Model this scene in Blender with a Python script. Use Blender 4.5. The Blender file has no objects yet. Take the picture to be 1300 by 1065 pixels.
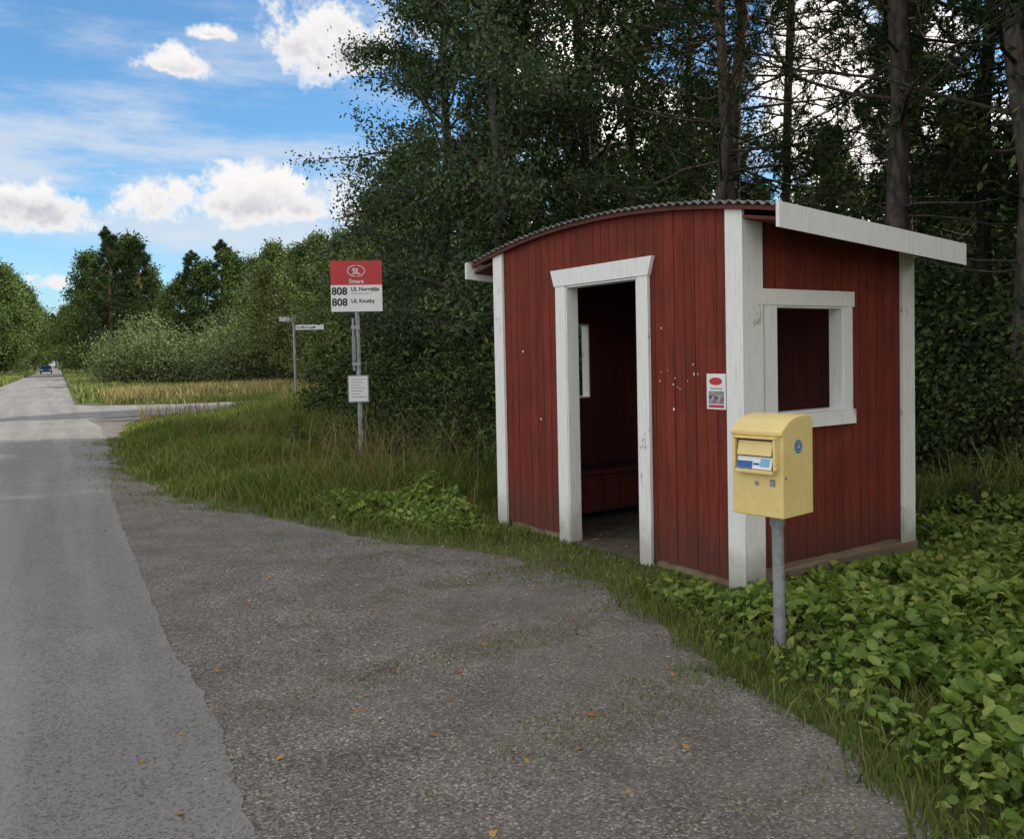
import bpy, math, numpy as np, bmesh
from mathutils import Vector, Matrix
R_=np.random.default_rng
scene=bpy.context.scene
# ---------------------------------------------------------------- helpers
def link(o,parent=None):
    scene.collection.objects.link(o)
    if parent: o.parent=parent
    return o
def empty(name,loc=(0,0,0),rz=0):
    o=bpy.data.objects.new(name,None); o.location=loc; o.rotation_euler=(0,0,rz); o.empty_display_size=.2
    return link(o)
class MB:
    def __init__(s): s.V=[];s.F=[];s.M=[];s.n=0
    def add(s,V,F,m=0):
        V=np.asarray(V,float).reshape(-1,3);F=np.asarray(F,int)
        s.V.append(V);s.F.append(F+s.n);s.M.append(np.full(len(F),m));s.n+=len(V)
    def box(s,x0,x1,y0,y1,z0,z1,m=0,top=None):
        V=[(x,y,z) for z in(z0,z1) for y in(y0,y1) for x in(x0,x1)]
        if top is not None:
            V=V[:4]+[(v[0],v[1],top(v[0],v[1])) for v in V[4:]]
        s.add(V,[(0,2,3,1),(4,5,7,6),(0,1,5,4),(2,6,7,3),(0,4,6,2),(1,3,7,5)],m)
    def tube(s,P,r,k=6,m=0,cap=False):
        P=np.asarray(P,float);r=np.broadcast_to(r,(len(P),))
        T=np.gradient(P,axis=0);T/=np.linalg.norm(T,axis=1)[:,None]+1e-9
        ref=np.array([1,0,0.]) if abs(T[0,0])<.8 else np.array([0,1.,0])
        A=np.cross(T,ref);A/=np.linalg.norm(A,axis=1)[:,None]+1e-9;B=np.cross(T,A)
        a=np.arange(k)*2*np.pi/k
        V=P[:,None]+r[:,None,None]*(A[:,None]*np.cos(a)[None,:,None]+B[:,None]*np.sin(a)[None,:,None])
        n=len(P);i=np.arange(n-1)[:,None]*k;j=np.arange(k)[None];j2=(j+1)%k
        F=np.stack([i+j,i+j2,i+k+j2,i+k+j],-1).reshape(-1,4)
        s.add(V,F,m)
        if cap:
            s.add(V[-1],[list(range(k))],m); s.add(V[0],[list(range(k))[::-1]],m)
    def obj(s,name,mats,parent=None,smooth=False,mesh_only=False,smooth_mat=None):
        me=bpy.data.meshes.new(name)
        V=np.concatenate(s.V);L=np.concatenate([f.ravel() for f in s.F])
        tot=np.concatenate([np.full(len(f),f.shape[1]) for f in s.F])
        st=np.concatenate([[0],np.cumsum(tot)[:-1]])
        me.vertices.add(len(V));me.vertices.foreach_set('co',V.ravel())
        me.loops.add(len(L));me.loops.foreach_set('vertex_index',L)
        me.polygons.add(len(tot));me.polygons.foreach_set('loop_start',st)
        mi=np.concatenate(s.M);me.polygons.foreach_set('material_index',mi)
        sm=np.full(len(tot),bool(smooth))
        if smooth_mat is not None: sm=mi==smooth_mat
        me.polygons.foreach_set('use_smooth',sm)
        for m in mats: me.materials.append(m)
        me.update(calc_edges=True);me.validate()
        if mesh_only: return me
        return link(bpy.data.objects.new(name,me),parent)
# ---------------------------------------------------------------- materials
class NT:
    def __init__(s,tree): s.t=tree;s.n=tree.nodes;s.l=tree.links
    def new(s,t,**k):
        n=s.n.new(t)
        for a,b in k.items(): setattr(n,a,b)
        return n
    def put(s,sock,v):
        if isinstance(v,bpy.types.NodeSocket): s.l.new(v,sock)
        else: sock.default_value=v
    def math(s,op,a,b=0,c=0,clamp=False):
        n=s.new('ShaderNodeMath',operation=op,use_clamp=clamp)
        s.put(n.inputs[0],a);s.put(n.inputs[1],b);s.put(n.inputs[2],c);return n.outputs[0]
    def noise(s,vec,scale,detail=4,rough=.55,out='Fac'):
        n=s.new('ShaderNodeTexNoise');s.put(n.inputs['Vector'],vec);n.inputs['Scale'].default_value=scale
        n.inputs['Detail'].default_value=detail;n.inputs['Roughness'].default_value=rough;return n.outputs[out]
    def voro(s,vec,scale,out='Color',feature='F1'):
        n=s.new('ShaderNodeTexVoronoi',feature=feature);s.put(n.inputs['Vector'],vec);n.inputs['Scale'].default_value=scale;return n.outputs[out]
    def ramp(s,f,stops):
        n=s.new('ShaderNodeValToRGB');s.put(n.inputs[0],f);e=n.color_ramp.elements
        while len(e)<len(stops): e.new(.5)
        for i,(p,c) in enumerate(stops):
            e[i].position=p;e[i].color=(*c,1) if len(c)==3 else c
        return n.outputs[0]
    def mix(s,f,a,b,blend='MIX'):
        n=s.new('ShaderNodeMix',data_type='RGBA',blend_type=blend)
        s.put(n.inputs[0],f)
        for k,v in((6,a),(7,b)):
            s.put(n.inputs[k],(*v,1) if isinstance(v,tuple) and len(v)==3 else v)
        return n.outputs[2]
    def sstep(s,x,a,b):
        n=s.new('ShaderNodeMapRange',interpolation_type='SMOOTHSTEP');s.put(n.inputs[0],x)
        n.inputs[1].default_value=a;n.inputs[2].default_value=b;return n.outputs[0]
def newmat(name):
    m=bpy.data.materials.new(name);m.use_nodes=True;nt=NT(m.node_tree)
    b=m.node_tree.nodes['Principled BSDF'];return m,nt,b
def pmat(name,c1,c2=None,scale=8,rough=.7,bump=0,bscale=60,metal=0,stretch=(1,1,1),dirt=None):
    m,nt,b=newmat(name);c2=c2 or tuple(x*.8 for x in c1)
    co=nt.new('ShaderNodeTexCoord').outputs['Object']
    mp=nt.new('ShaderNodeMapping');nt.l.new(co,mp.inputs[0]);mp.inputs['Scale'].default_value=stretch;v=mp.outputs[0]
    f=nt.noise(v,scale,3,.6)
    col=nt.mix(nt.sstep(f,.35,.65),c1,c2)
    if dirt:
        col=nt.mix(nt.sstep(nt.noise(v,scale*3.1,4,.7),.60,.74),col,dirt)
    nt.put(b.inputs['Base Color'],col);b.inputs['Roughness'].default_value=rough;b.inputs['Metallic'].default_value=metal
    if bump:
        bn=nt.new('ShaderNodeBump');bn.inputs['Strength'].default_value=bump;bn.inputs['Distance'].default_value=.004
        nt.put(bn.inputs['Height'],nt.noise(v,bscale,3,.6));nt.l.new(bn.outputs[0],b.inputs['Normal'])
    return m
def leafmat(name,cols,trans=.3,nscale=.7,rough=.5,noise=True):
    m=bpy.data.materials.new(name);m.use_nodes=True;nt=NT(m.node_tree)
    out=m.node_tree.nodes['Material Output'];pb_=m.node_tree.nodes['Principled BSDF']
    g=nt.new('ShaderNodeNewGeometry')
    f=g.outputs['Random Per Island'];pos=g.outputs['Position']
    if noise: f=nt.math('ADD',nt.math('MULTIPLY',f,.55),nt.math('MULTIPLY',nt.noise(pos,nscale,1),.45))
    n=len(cols);col=nt.ramp(f,[(.15+.7*i/(n-1),c) for i,c in enumerate(cols)])
    if rough<.6:
        b=pb_;nt.put(b.inputs['Base Color'],col);b.inputs['Roughness'].default_value=rough;b.inputs['Specular IOR Level'].default_value=.25
    else:
        m.node_tree.nodes.remove(pb_);b=nt.new('ShaderNodeBsdfDiffuse');nt.put(b.inputs[0],col);nt.l.new(b.outputs[0],out.inputs[0])
    if trans:
        t=nt.new('ShaderNodeBsdfTranslucent');c2=nt.mix(1.0,col,(1.5,1.8,.6),'MULTIPLY');nt.put(t.inputs[0],c2)
        mx=nt.new('ShaderNodeMixShader');mx.inputs[0].default_value=trans
        nt.l.new(b.outputs[0],mx.inputs[1]);nt.l.new(t.outputs[0],mx.inputs[2])
        nt.l.new(mx.outputs[0],out.inputs[0])
    return m
M={}
M['leaf_dark']=leafmat('leaf_dark',[(.026,.045,.018),(.052,.082,.028),(.095,.13,.05)],0,rough=.9,noise=False)
M['leaf_big']=leafmat('leaf_big',[(.027,.047,.021),(.055,.087,.036),(.105,.142,.066)],.12,rough=.5)
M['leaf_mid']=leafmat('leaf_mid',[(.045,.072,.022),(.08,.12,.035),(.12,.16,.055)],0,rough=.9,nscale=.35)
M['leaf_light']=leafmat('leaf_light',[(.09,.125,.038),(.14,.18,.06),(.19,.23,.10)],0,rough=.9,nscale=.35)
M['willow']=leafmat('willow_leaf',[(.12,.165,.065),(.17,.215,.09),(.21,.25,.125)],0,.3,rough=.9)
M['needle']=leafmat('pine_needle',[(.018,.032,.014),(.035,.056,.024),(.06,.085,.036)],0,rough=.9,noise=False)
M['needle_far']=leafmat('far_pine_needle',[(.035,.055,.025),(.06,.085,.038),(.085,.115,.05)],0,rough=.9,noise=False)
M['cover']=leafmat('cover_leaf',[(.06,.10,.018),(.12,.19,.032),(.19,.265,.055),(.32,.34,.09)],.22,2.2,.42)
M['grass']=leafmat('grass_blade',[(.06,.095,.022),(.10,.145,.035),(.17,.19,.06),(.32,.27,.13)],.2,.6,.9)
M['field']=leafmat('field_grass',[(.10,.16,.04),(.145,.20,.055),(.21,.235,.075),(.36,.29,.13)],0,.12,.9)
M['dry']=leafmat('dry_grass',[(.20,.20,.08),(.34,.28,.12),(.44,.33,.17)],0,.3,.9)
M['straw']=leafmat('straw',[(.10,.12,.04),(.24,.20,.09),(.20,.13,.06)],0,2,.9,noise=False)
M['deadleaf']=leafmat('fallen_leaf',[(.35,.14,.04),(.45,.25,.07),(.30,.2,.08)],0,5,.9,noise=False)
M['bark']=pmat('bark',(.085,.075,.06),(.045,.04,.033),6,.9,0,25,stretch=(1,1,.3))
def pinebark():
    m,nt,b=newmat('pine_bark');g=nt.new('ShaderNodeTexCoord').outputs['Object']
    sx=nt.new('ShaderNodeSeparateXYZ');nt.l.new(g,sx.inputs[0])
    mp=nt.new('ShaderNodeMapping');nt.l.new(g,mp.inputs[0]);mp.inputs['Scale'].default_value=(1,1,.3)
    n=nt.noise(mp.outputs[0],18,4,.7);n3=nt.sstep(n,.35,.65)
    lo=nt.mix(n3,(.022,.018,.016),(.105,.083,.068));hi=nt.mix(n3,(.08,.036,.02),(.25,.13,.075))
    nt.put(b.inputs['Base Color'],nt.mix(nt.sstep(sx.outputs[2],4.5,9),lo,hi));b.inputs['Roughness'].default_value=.9
    bn=nt.new('ShaderNodeBump');bn.inputs['Strength'].default_value=.9;bn.inputs['Distance'].default_value=.02
    nt.put(bn.inputs['Height'],n);nt.l.new(bn.outputs[0],b.inputs['Normal']);return m
M['pbark']=pinebark()
def surf(name,kind):
    m,nt,b=newmat(name);P=nt.new('ShaderNodeNewGeometry').outputs['Position']
    big=nt.noise(P,.35,3,.6);mid=nt.noise(P,2.2,4,.65)
    bn=nt.new('ShaderNodeBump');h=None
    if kind=='asphalt':
        v=nt.voro(P,110);sp=nt.new('ShaderNodeSeparateColor');nt.l.new(v,sp.inputs[0])
        c=nt.mix(nt.sstep(mid,.3,.7),(.235,.225,.212),(.285,.273,.258))
        c=nt.mix(nt.sstep(big,.35,.6),c,(.23,.22,.21))
        st=nt.ramp(sp.outputs[0],[(0,(.42,.42,.43)),(.35,(.8,.79,.78)),(.86,(1.,.98,.95)),(1,(1.,1.,1.))])
        c=nt.mix(1.0,c,st,'MULTIPLY')
        c=nt.mix(nt.sstep(nt.noise(P,1.1,5,.75),.66,.76),c,(.13,.125,.12))
        mp=nt.new('ShaderNodeMapping');nt.l.new(P,mp.inputs[0]);mp.inputs['Rotation'].default_value=(0,0,-.4855)
        m2=nt.new('ShaderNodeMapping');nt.l.new(mp.outputs[0],m2.inputs[0]);m2.inputs['Scale'].default_value=(1.3,.06,1)
        c=nt.mix(nt.math('MULTIPLY',nt.sstep(nt.noise(m2.outputs[0],1.5,4,.6),.40,.62),.35),c,(.33,.318,.30))
        # hairline cracks
        wv=nt.new('ShaderNodeVectorMath',operation='ADD');nt.l.new(P,wv.inputs[0])
        nn=nt.new('ShaderNodeVectorMath',operation='SCALE');nt.l.new(nt.noise(P,1.6,4,.6,'Color'),nn.inputs[0]);nn.inputs['Scale'].default_value=1.3;nt.l.new(nn.outputs[0],wv.inputs[1])
        ck=nt.math('LESS_THAN',nt.voro(wv.outputs[0],.42,'Distance','DISTANCE_TO_EDGE'),.0035)
        c=nt.mix(nt.math('MULTIPLY',ck,nt.math('MULTIPLY',nt.sstep(mid,.45,.6),.6)),c,(.09,.088,.085))
        h=sp.outputs[1];bn.inputs['Strength'].default_value=.35;bn.inputs['Distance'].default_value=.006
        b.inputs['Roughness'].default_value=.9
    elif kind=='gravel':
        v=nt.voro(P,115);sp=nt.new('ShaderNodeSeparateColor');nt.l.new(v,sp.inputs[0])
        c=nt.mix(nt.sstep(mid,.3,.7),(.235,.212,.185),(.35,.32,.282))
        st=nt.ramp(sp.outputs[0],[(0,(.25,.25,.26)),(.4,(.50,.49,.48)),(.8,(.74,.72,.69)),(.93,(1.,1.,.97)),(1,(1.5,1.48,1.42))])
        c=nt.mix(1.0,c,st,'MULTIPLY')
        c=nt.mix(nt.math('MULTIPLY',nt.sstep(big,.42,.60),.4),c,(.185,.162,.135))
        c=nt.mix(nt.math('MULTIPLY',nt.sstep(nt.noise(P,.9,5,.7),.54,.66),.55),c,(.105,.092,.076))
        c=nt.mix(nt.math('MULTIPLY',nt.sstep(nt.noise(P,1.35,5,.78),.58,.68),.55),c,(.085,.10,.04))
        h=sp.outputs[1];bn.inputs['Strength'].default_value=.7;bn.inputs['Distance'].default_value=.008
        b.inputs['Roughness'].default_value=.9
    else:
        c=nt.mix(nt.sstep(big,.35,.65),(.07,.09,.028),(.12,.13,.045))
        c=nt.mix(nt.sstep(mid,.5,.7),c,(.075,.06,.038));b.inputs['Roughness'].default_value=.95
    nt.put(b.inputs['Base Color'],c);b.inputs['Specular IOR Level'].default_value=.2
    if h is not None: nt.put(bn.inputs['Height'],h);nt.l.new(bn.outputs[0],b.inputs['Normal'])
    return m
M['asphalt']=surf('asphalt','asphalt');M['gravel']=surf('gravel','gravel');M['ground']=surf('soil_and_grass','ground')
def redmat():
    m,nt,b=newmat('falu_red_paint');g=nt.new('ShaderNodeNewGeometry');co=nt.new('ShaderNodeTexCoord').outputs['Object']
    mp=nt.new('ShaderNodeMapping');nt.l.new(co,mp.inputs[0]);mp.inputs['Scale'].default_value=(1,1,.08)
    n=nt.noise(mp.outputs[0],30,4,.65);n4=nt.noise(co,3.5,4,.65)
    c=nt.mix(g.outputs['Random Per Island'],(.165,.031,.019),(.215,.040,.025))
    c=nt.mix(nt.sstep(n,.4,.7),c,(.125,.025,.017))
    c=nt.mix(nt.math('MULTIPLY',nt.sstep(n4,.48,.7),.55),c,(.11,.028,.02))
    sx=nt.new('ShaderNodeSeparateXYZ');nt.l.new(co,sx.inputs[0])
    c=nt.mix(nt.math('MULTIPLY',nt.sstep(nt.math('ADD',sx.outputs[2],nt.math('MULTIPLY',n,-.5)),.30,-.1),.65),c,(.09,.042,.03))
    nt.put(b.inputs['Base Color'],c);b.inputs['Roughness'].default_value=.85;b.inputs['Specular IOR Level'].default_value=.2
    bn=nt.new('ShaderNodeBump');bn.inputs['Strength'].default_value=.6;bn.inputs['Distance'].default_value=.003
    nt.put(bn.inputs['Height'],n);nt.l.new(bn.outputs[0],b.inputs['Normal']);return m
M['red']=redmat()
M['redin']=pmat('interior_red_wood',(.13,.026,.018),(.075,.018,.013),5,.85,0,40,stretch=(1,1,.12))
def whitemat():
    m,nt,b=newmat('white_paint');co=nt.new('ShaderNodeTexCoord').outputs['Object']
    mp=nt.new('ShaderNodeMapping');nt.l.new(co,mp.inputs[0]);mp.inputs['Scale'].default_value=(1,1,.12)
    n=nt.noise(mp.outputs[0],40,4,.7);n4=nt.noise(co,5,5,.7)
    c=nt.mix(nt.sstep(n,.45,.72),(.82,.82,.80),(.71,.71,.69))
    c=nt.mix(nt.sstep(nt.math('ADD',n4,nt.math('MULTIPLY',n,.35)),.80,.90),c,(.42,.39,.34))
    sx=nt.new('ShaderNodeSeparateXYZ');nt.l.new(co,sx.inputs[0])
    c=nt.mix(nt.math('MULTIPLY',nt.sstep(nt.math('ADD',sx.outputs[2],nt.math('MULTIPLY',n4,-.5)),.15,-.2),.65),c,(.30,.29,.23))
    nt.put(b.inputs['Base Color'],c);b.inputs['Roughness'].default_value=.65;b.inputs['Specular IOR Level'].default_value=.3
    bn=nt.new('ShaderNodeBump');bn.inputs['Strength'].default_value=.4;bn.inputs['Distance'].default_value=.0015
    nt.put(bn.inputs['Height'],n);nt.l.new(bn.outputs[0],b.inputs['Normal']);return m
M['white']=whitemat()
M['roof']=pmat('weathered_roof_sheet',(.24,.235,.225),(.13,.125,.12),5,.8,0,30,dirt=(.10,.10,.07))
M['oldwood']=pmat('weathered_wood',(.33,.25,.16),(.20,.15,.095),7,.9,.7,40,stretch=(.15,1,1))
M['dirt']=pmat('dirt_floor',(.12,.095,.07),(.07,.055,.04),5,.95)
M['yellow']=pmat('yellow_paint',(.82,.65,.27),(.78,.60,.24),6,.45,.1,30,dirt=(.66,.51,.22))
M['galv']=pmat('galvanised_steel',(.36,.37,.38),(.26,.27,.28),25,.5,0,60,metal=.4)
M['dark']=pmat('dark_slot',(.02,.02,.02))
M['signred']=pmat('sign_red',(.55,.018,.03),(.50,.016,.028),3,.4)
M['signwhite']=pmat('sign_white',(.84,.84,.84),(.78,.78,.78),3,.45)
M['black']=pmat('black_print',(.015,.015,.015))
M['blue']=pmat('blue_print',(.03,.14,.42),(.03,.12,.38))
M['lightblue']=pmat('lightblue_print',(.25,.5,.75),(.2,.45,.7))
M['greyprint']=pmat('grey_print',(.20,.20,.21),(.35,.34,.34),60)
M['stone']=pmat('pebble_stone',(.34,.32,.29),(.15,.142,.132),3,.85)
M['carpaint']=pmat('blue_car_paint',(.02,.04,.12),(.02,.035,.10),3,.25)
M['glass']=pmat('dark_glass',(.02,.025,.03),None,3,.08)
M['rubber']=pmat('rubber',(.02,.02,.02),None,3,.8)
M['lamp']=pmat('headlamp_glass',(.8,.8,.8),None,3,.1)
# ---------------------------------------------------------------- road frame
RD=np.array([-.4666,.8845]);RN=np.array([.8845,.4666])
def W(o,s): return np.asarray(o)[...,None]*RN+np.asarray(s)[...,None]*RD
BS=[-40,0,1.79,2.19,2.74,3.31,3.89,4.69,5.21,6.15,6.95,8.64,10.58,13.76,17.6,24,27.0,30]
BO=[2.5,2.35,2.42,2.6,2.74,2.82,2.95,3.28,3.15,2.85,2.34,1.73,1.06,.78,.80,1.5,2.3,3.2]
def ob(s): return np.interp(s,BS,BO)
def vnoise(x,seed,n=400,per=.4):
    t=R_(seed).uniform(-1,1,4000);return np.interp(x/per+1000,np.arange(4000),t)
g=MB();N=1600
g.add([(-N,-N,0),(N,-N,0),(N,N,0),(-N,N,0)],[(0,1,2,3)]);g.obj('ground',[M['ground']])
def strip(name,s,oL,oR,z,mat):
    a=W(oL,s);b=W(oR,s);n=len(s);V=np.zeros((2*n,3));V[0::2,:2]=a;V[1::2,:2]=b;V[:,2]=z
    i=np.arange(n-1)*2;m=MB();m.add(V,np.stack([i,i+1,i+3,i+2],-1));return m.obj(name,[mat])
s=np.arange(-30,31,.08)
strip('gravel_layby',s,np.full(len(s),.1),ob(s)+.05*vnoise(s,3,per=.3)+.03*vnoise(s,4,per=.08),.004,M['gravel'])
s=np.concatenate([np.arange(-30,40,.04),np.arange(40,420,2.)])
k=(s<40)*1.
strip('asphalt_road',s,-3.8+.06*vnoise(s,5),.5+k*(.06*vnoise(s,6,per=1.3)+.012*vnoise(s,7,per=.12)+.008*vnoise(s,17,per=.04))+.35*np.exp(-((s-22)/7)**2),.008,M['asphalt'])
o=np.concatenate([np.arange(.45,8,.15),np.arange(8,80,1.)])
fl=np.exp(-(o-.45)/1.5);a=W(o,27.6-1.3*fl+.08*vnoise(o,8));b=W(o,33.4+3.2*fl+.08*vnoise(o,9));n=len(o)
V=np.zeros((2*n,3));V[0::2,:2]=a;V[1::2,:2]=b;V[:,2]=.012;i=np.arange(n-1)*2
m=MB();m.add(V,np.stack([i+1,i,i+2,i+3],-1));m.obj('side_road',[M['asphalt']])
# ---------------------------------------------------------------- vegetation generators
def unit(v): return v/(np.linalg.norm(v,axis=-1,keepdims=True)+1e-9)
def leafquads(mb,P,L,rng,m,up=.5,wr=.5):
    n=len(P);nn=unit(rng.normal(size=(n,3))+np.array([0,0,up]));t=unit(np.cross(nn,rng.normal(size=(n,3))))
    t[:,2]-=.25;t=unit(t);b=unit(np.cross(nn,t));L=(L*rng.uniform(.7,1.3,n))[:,None];w=L*wr*.5
    V=np.stack([P,P+t*L*.45+b*w,P+t*L,P+t*L*.45-b*w],1);mb.add(V,np.arange(4*n).reshape(-1,4),m)
def needletufts(mb,P,D,L,w,k,rng,m):
    n=len(P);d=unit(rng.normal(size=(n,k,3))*.75+D[:,None]*1.0);b=unit(np.cross(d,rng.normal(size=(n,k,3))))*w/2
    l=L*rng.uniform(.7,1.2,(n,k,1));c=P[:,None]
    V=np.stack([c-b,c+b,c+d*l],2);mb.add(V,np.arange(n*k*3).reshape(-1,3),m)
def decid(name,seed,H,R,base,tr,nl,ls,nlimb=28,nsub=6,spread=.26,mat='leaf_dark',upb=.5,wr=.5):
    rng=R_(seed);mb=MB();z=np.linspace(0,H*.93,10)
    tx=np.cumsum(rng.normal(0,.12,10));ty=np.cumsum(rng.normal(0,.12,10));tx-=tx[0];ty-=ty[0]
    mb.tube(np.stack([tx,ty,z],1),tr*(1-z/H)**.8+.015,8,0)
    A=[]
    for i in range(nlimb):
        u=(i+rng.uniform())/nlimb;h=base+(H*.95-base)*u
        env=R*math.sin(math.pi*min(1,u*.74+.24))**.7
        L=env*rng.uniform(.7,1.12)+.3;az=i*2.4+rng.uniform(-.5,.5);el=math.radians(15+45*u+rng.uniform(-12,12))
        d=np.array([math.cos(az)*math.cos(el),math.sin(az)*math.cos(el),math.sin(el)])
        h0=max(.3*base,h-L*math.sin(el)*.6);p=np.array([np.interp(h0,z,tx),np.interp(h0,z,ty),h0])
        pts=[p]
        for q in range(5):
            d=unit(d+rng.normal(0,.14,3)+np.array([0,0,.02-.05*q*(u<.5)]));p=p+d*L/5;pts.append(p)
        pts=np.array(pts);r=tr*.42*(1-u*.7);mb.tube(pts,np.linspace(r,.012,6),5,0)
        for q in range(nsub):
            t=rng.uniform(.25,1)*5;ip=min(4,int(t));p=pts[ip]+(pts[ip+1]-pts[ip])*(t-ip)
            dd=unit(unit(pts[ip+1]-pts[ip])*.7+rng.normal(0,.7,3));LL=L*rng.uniform(.22,.42)+.15
            sp=np.stack([p,p+dd*LL*.5+rng.normal(0,.05,3),p+dd*LL+np.array([0,0,-.08])])
            mb.tube(sp,[.018,.012,.006],3,0)
            for t in np.linspace(.15,1,6): A.append(p+dd*LL*t)
    A=np.array(A);cw=rng.gamma(1.1,1,len(A));idx=rng.choice(len(A),nl,p=cw/cw.sum())
    P=A[idx]+rng.normal(0,spread,(nl,3))*np.array([1,1,.75]);P=P[P[:,2]>.15]
    leafquads(mb,P,ls,rng,1,upb,wr)
    return mb.obj(name,[M['bark'],M[mat]],mesh_only=True,smooth_mat=0)
def pine(name,seed,H,R,base,tr,ntuft,nl,nw,k=9,dead=8,mat='needle'):
    rng=R_(seed);mb=MB();z=np.linspace(0,H,12)
    tx=np.cumsum(rng.normal(0,.08,12));ty=np.cumsum(rng.normal(0,.08,12));tx-=tx[0];ty-=ty[0]
    mb.tube(np.stack([tx,ty,z],1),tr*(1-z/H)**.6+.02,10,0)
    A=[];D=[];nb=int((H-base)*5)
    for i in range(nb+dead):
        de=i>=nb;u=(i+rng.uniform())/nb if not de else 0;h=base+(H*.98-base)*u if not de else rng.uniform(1,base+.6)
        L=(R*(1-u)**.6*rng.uniform(.6,1.1)+.25) if not de else rng.uniform(.4,1.3)
        az=i*2.4+rng.uniform(-.6,.6);el=math.radians(-5+40*u+rng.uniform(-15,15))
        d=np.array([math.cos(az)*math.cos(el),math.sin(az)*math.cos(el),math.sin(el)])
        p=np.array([np.interp(h,z,tx),np.interp(h,z,ty),h]);pts=[p]
        for q in range(4):
            d=unit(d+rng.normal(0,.16,3)+np.array([0,0,.05]));p=p+d*L/4;pts.append(p)
        pts=np.array(pts);mb.tube(pts,np.linspace(.028*(1-u*.6) if not de else .016,.006,5),4,0)
        if de: continue
        for q in range(7):
            t=rng.uniform(.3,1)*4;ip=min(3,int(t));p=pts[ip]+(pts[ip+1]-pts[ip])*(t-ip)
            dd=unit(unit(pts[ip+1]-pts[ip])*.8+rng.normal(0,.55,3));LL=L*rng.uniform(.15,.38)+.12
            mb.tube(np.stack([p,p+dd*LL]),[.01,.005],3,0)
            for t in np.linspace(.3,1,6): A.append(p+dd*LL*t);D.append(unit(dd+np.array([0,0,.35])))
    A=np.array(A);D=np.array(D);idx=rng.integers(0,len(A),ntuft)
    needletufts(mb,A[idx]+rng.normal(0,.06,(ntuft,3)),D[idx],nl,nw,k,rng,1)
    return mb.obj(name,[M['pbark'],M[mat]],mesh_only=True,smooth_mat=0)
def bush(name,seed,R,H,nl,ls,mat,nst=26,spread=.2,wr=.5):
    rng=R_(seed);mb=MB();A=[]
    for i in range(nst):
        az=rng.uniform(0,6.28);rr=R*math.sqrt(rng.uniform(0,1));top=H*math.sqrt(max(.05,1-(rr/R)**2))*rng.uniform(.75,1.08)
        b=np.array([math.cos(az)*rr*.35,math.sin(az)*rr*.35,0]);e=np.array([math.cos(az)*rr,math.sin(az)*rr,top])
        mid=b*.6+e*.4+rng.normal(0,.1*R,3)*.4;mid[2]=abs(mid[2]);mb.tube(np.stack([b,mid,e]),[.03,.02,.008],4,0)
        for q in range(9):
            t=rng.uniform(.15,1);p=(mid+(e-mid)*t) if q%3 else b+(mid-b)*t
            p=p+rng.normal(0,.12*R,3)*np.array([1,1,.6])
            for _ in range(4): A.append(p+rng.normal(0,spread*.7,3))
    A=np.array(A);A[:,2]=np.abs(A[:,2]);idx=rng.integers(0,len(A),nl);P=A[idx]+rng.normal(0,spread,(nl,3));P[:,2]=np.abs(P[:,2])
    leafquads(mb,P,ls,rng,1,.5,wr);return mb.obj(name,[M['bark'],M[mat]],mesh_only=True,smooth_mat=0)
def place(me,name,x,y,sc=1,rz=0,parent=None,sz=None):
    o=bpy.data.objects.new(name,me);o.location=(x,y,0);o.rotation_euler=(0,0,rz);o.scale=(sc,sc,sz or sc);return link(o,parent)
T_big=decid('big_tree_mesh',11,12.5,2.35,1.6,.15,60000,.092,nlimb=44,nsub=8,spread=.19,mat='leaf_big')
T_b2=decid('tree2_mesh',12,13,2.9,1.6,.14,34000,.11,nlimb=36,nsub=7,spread=.27)
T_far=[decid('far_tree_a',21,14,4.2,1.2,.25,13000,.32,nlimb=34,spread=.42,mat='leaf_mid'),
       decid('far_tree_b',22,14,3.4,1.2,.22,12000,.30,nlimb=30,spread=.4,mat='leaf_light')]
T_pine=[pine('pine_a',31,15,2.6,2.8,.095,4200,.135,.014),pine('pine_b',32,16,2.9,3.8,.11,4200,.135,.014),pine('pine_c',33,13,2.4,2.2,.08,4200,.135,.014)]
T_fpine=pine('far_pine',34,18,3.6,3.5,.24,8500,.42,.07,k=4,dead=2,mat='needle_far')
B_near=bush('bush_near',41,1.6,2.2,15000,.09,'leaf_dark',nst=34,spread=.16)
B_mid=bush('bush_mid',42,1.7,2.4,11000,.115,'leaf_dark',nst=30,spread=.2)
B_will=bush('willow_mesh',43,4.2,4.8,28000,.20,'willow',nst=80,spread=.3,wr=.4)
B_weed=bush('weed_mesh',44,.38,.62,1100,.06,'leaf_mid',nst=16,spread=.05,wr=.45)
r=R_(5)
place(T_big,'deciduous_tree',-.35,14.6,1,.4);place(T_big,'deciduous_tree',-1.1,18,.9,3.3)
place(T_b2,'deciduous_tree',1.5,15.7,1,2.1)
place(T_big,'deciduous_tree',2.8,19.5,1.05,1.2)
for (x,y,i,sc) in [(5.0,11.2,1,1.1),(5.85,9.9,0,1.25),(3.75,14,1,.95),(2.9,12.2,2,.95),(5.6,17.5,0,1.0),(7.8,14,1,1.0),(8.3,18,0,1),(4.3,20.5,2,1.1),(9.8,13.4,0,1.1)]:
    place(T_pine[i],'pine_tree',x,y,sc,r.uniform(0,6))
for (x,y,i,sc) in [(8.2,9.2,1,1.),(9.0,4.8,0,1.),(10.8,7.6,2,1.15)]:
    place(T_pine[i],'pine_tree',x,y,sc,r.uniform(0,6))
for (x,y,sc) in [(7.7,7.4,.95),(11.6,5.8,1.1),(11.2,10.2,1.1),(9.2,-1,1.),(12.3,1.8,1.1),(14.5,8,1.15),(8.6,2.9,.9),(12,13.5,1.1),(8.6,11.8,1.)]:
    place(T_b2,'deciduous_tree',x,y,sc,r.uniform(0,6))
fb=empty('forest_background')
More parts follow.
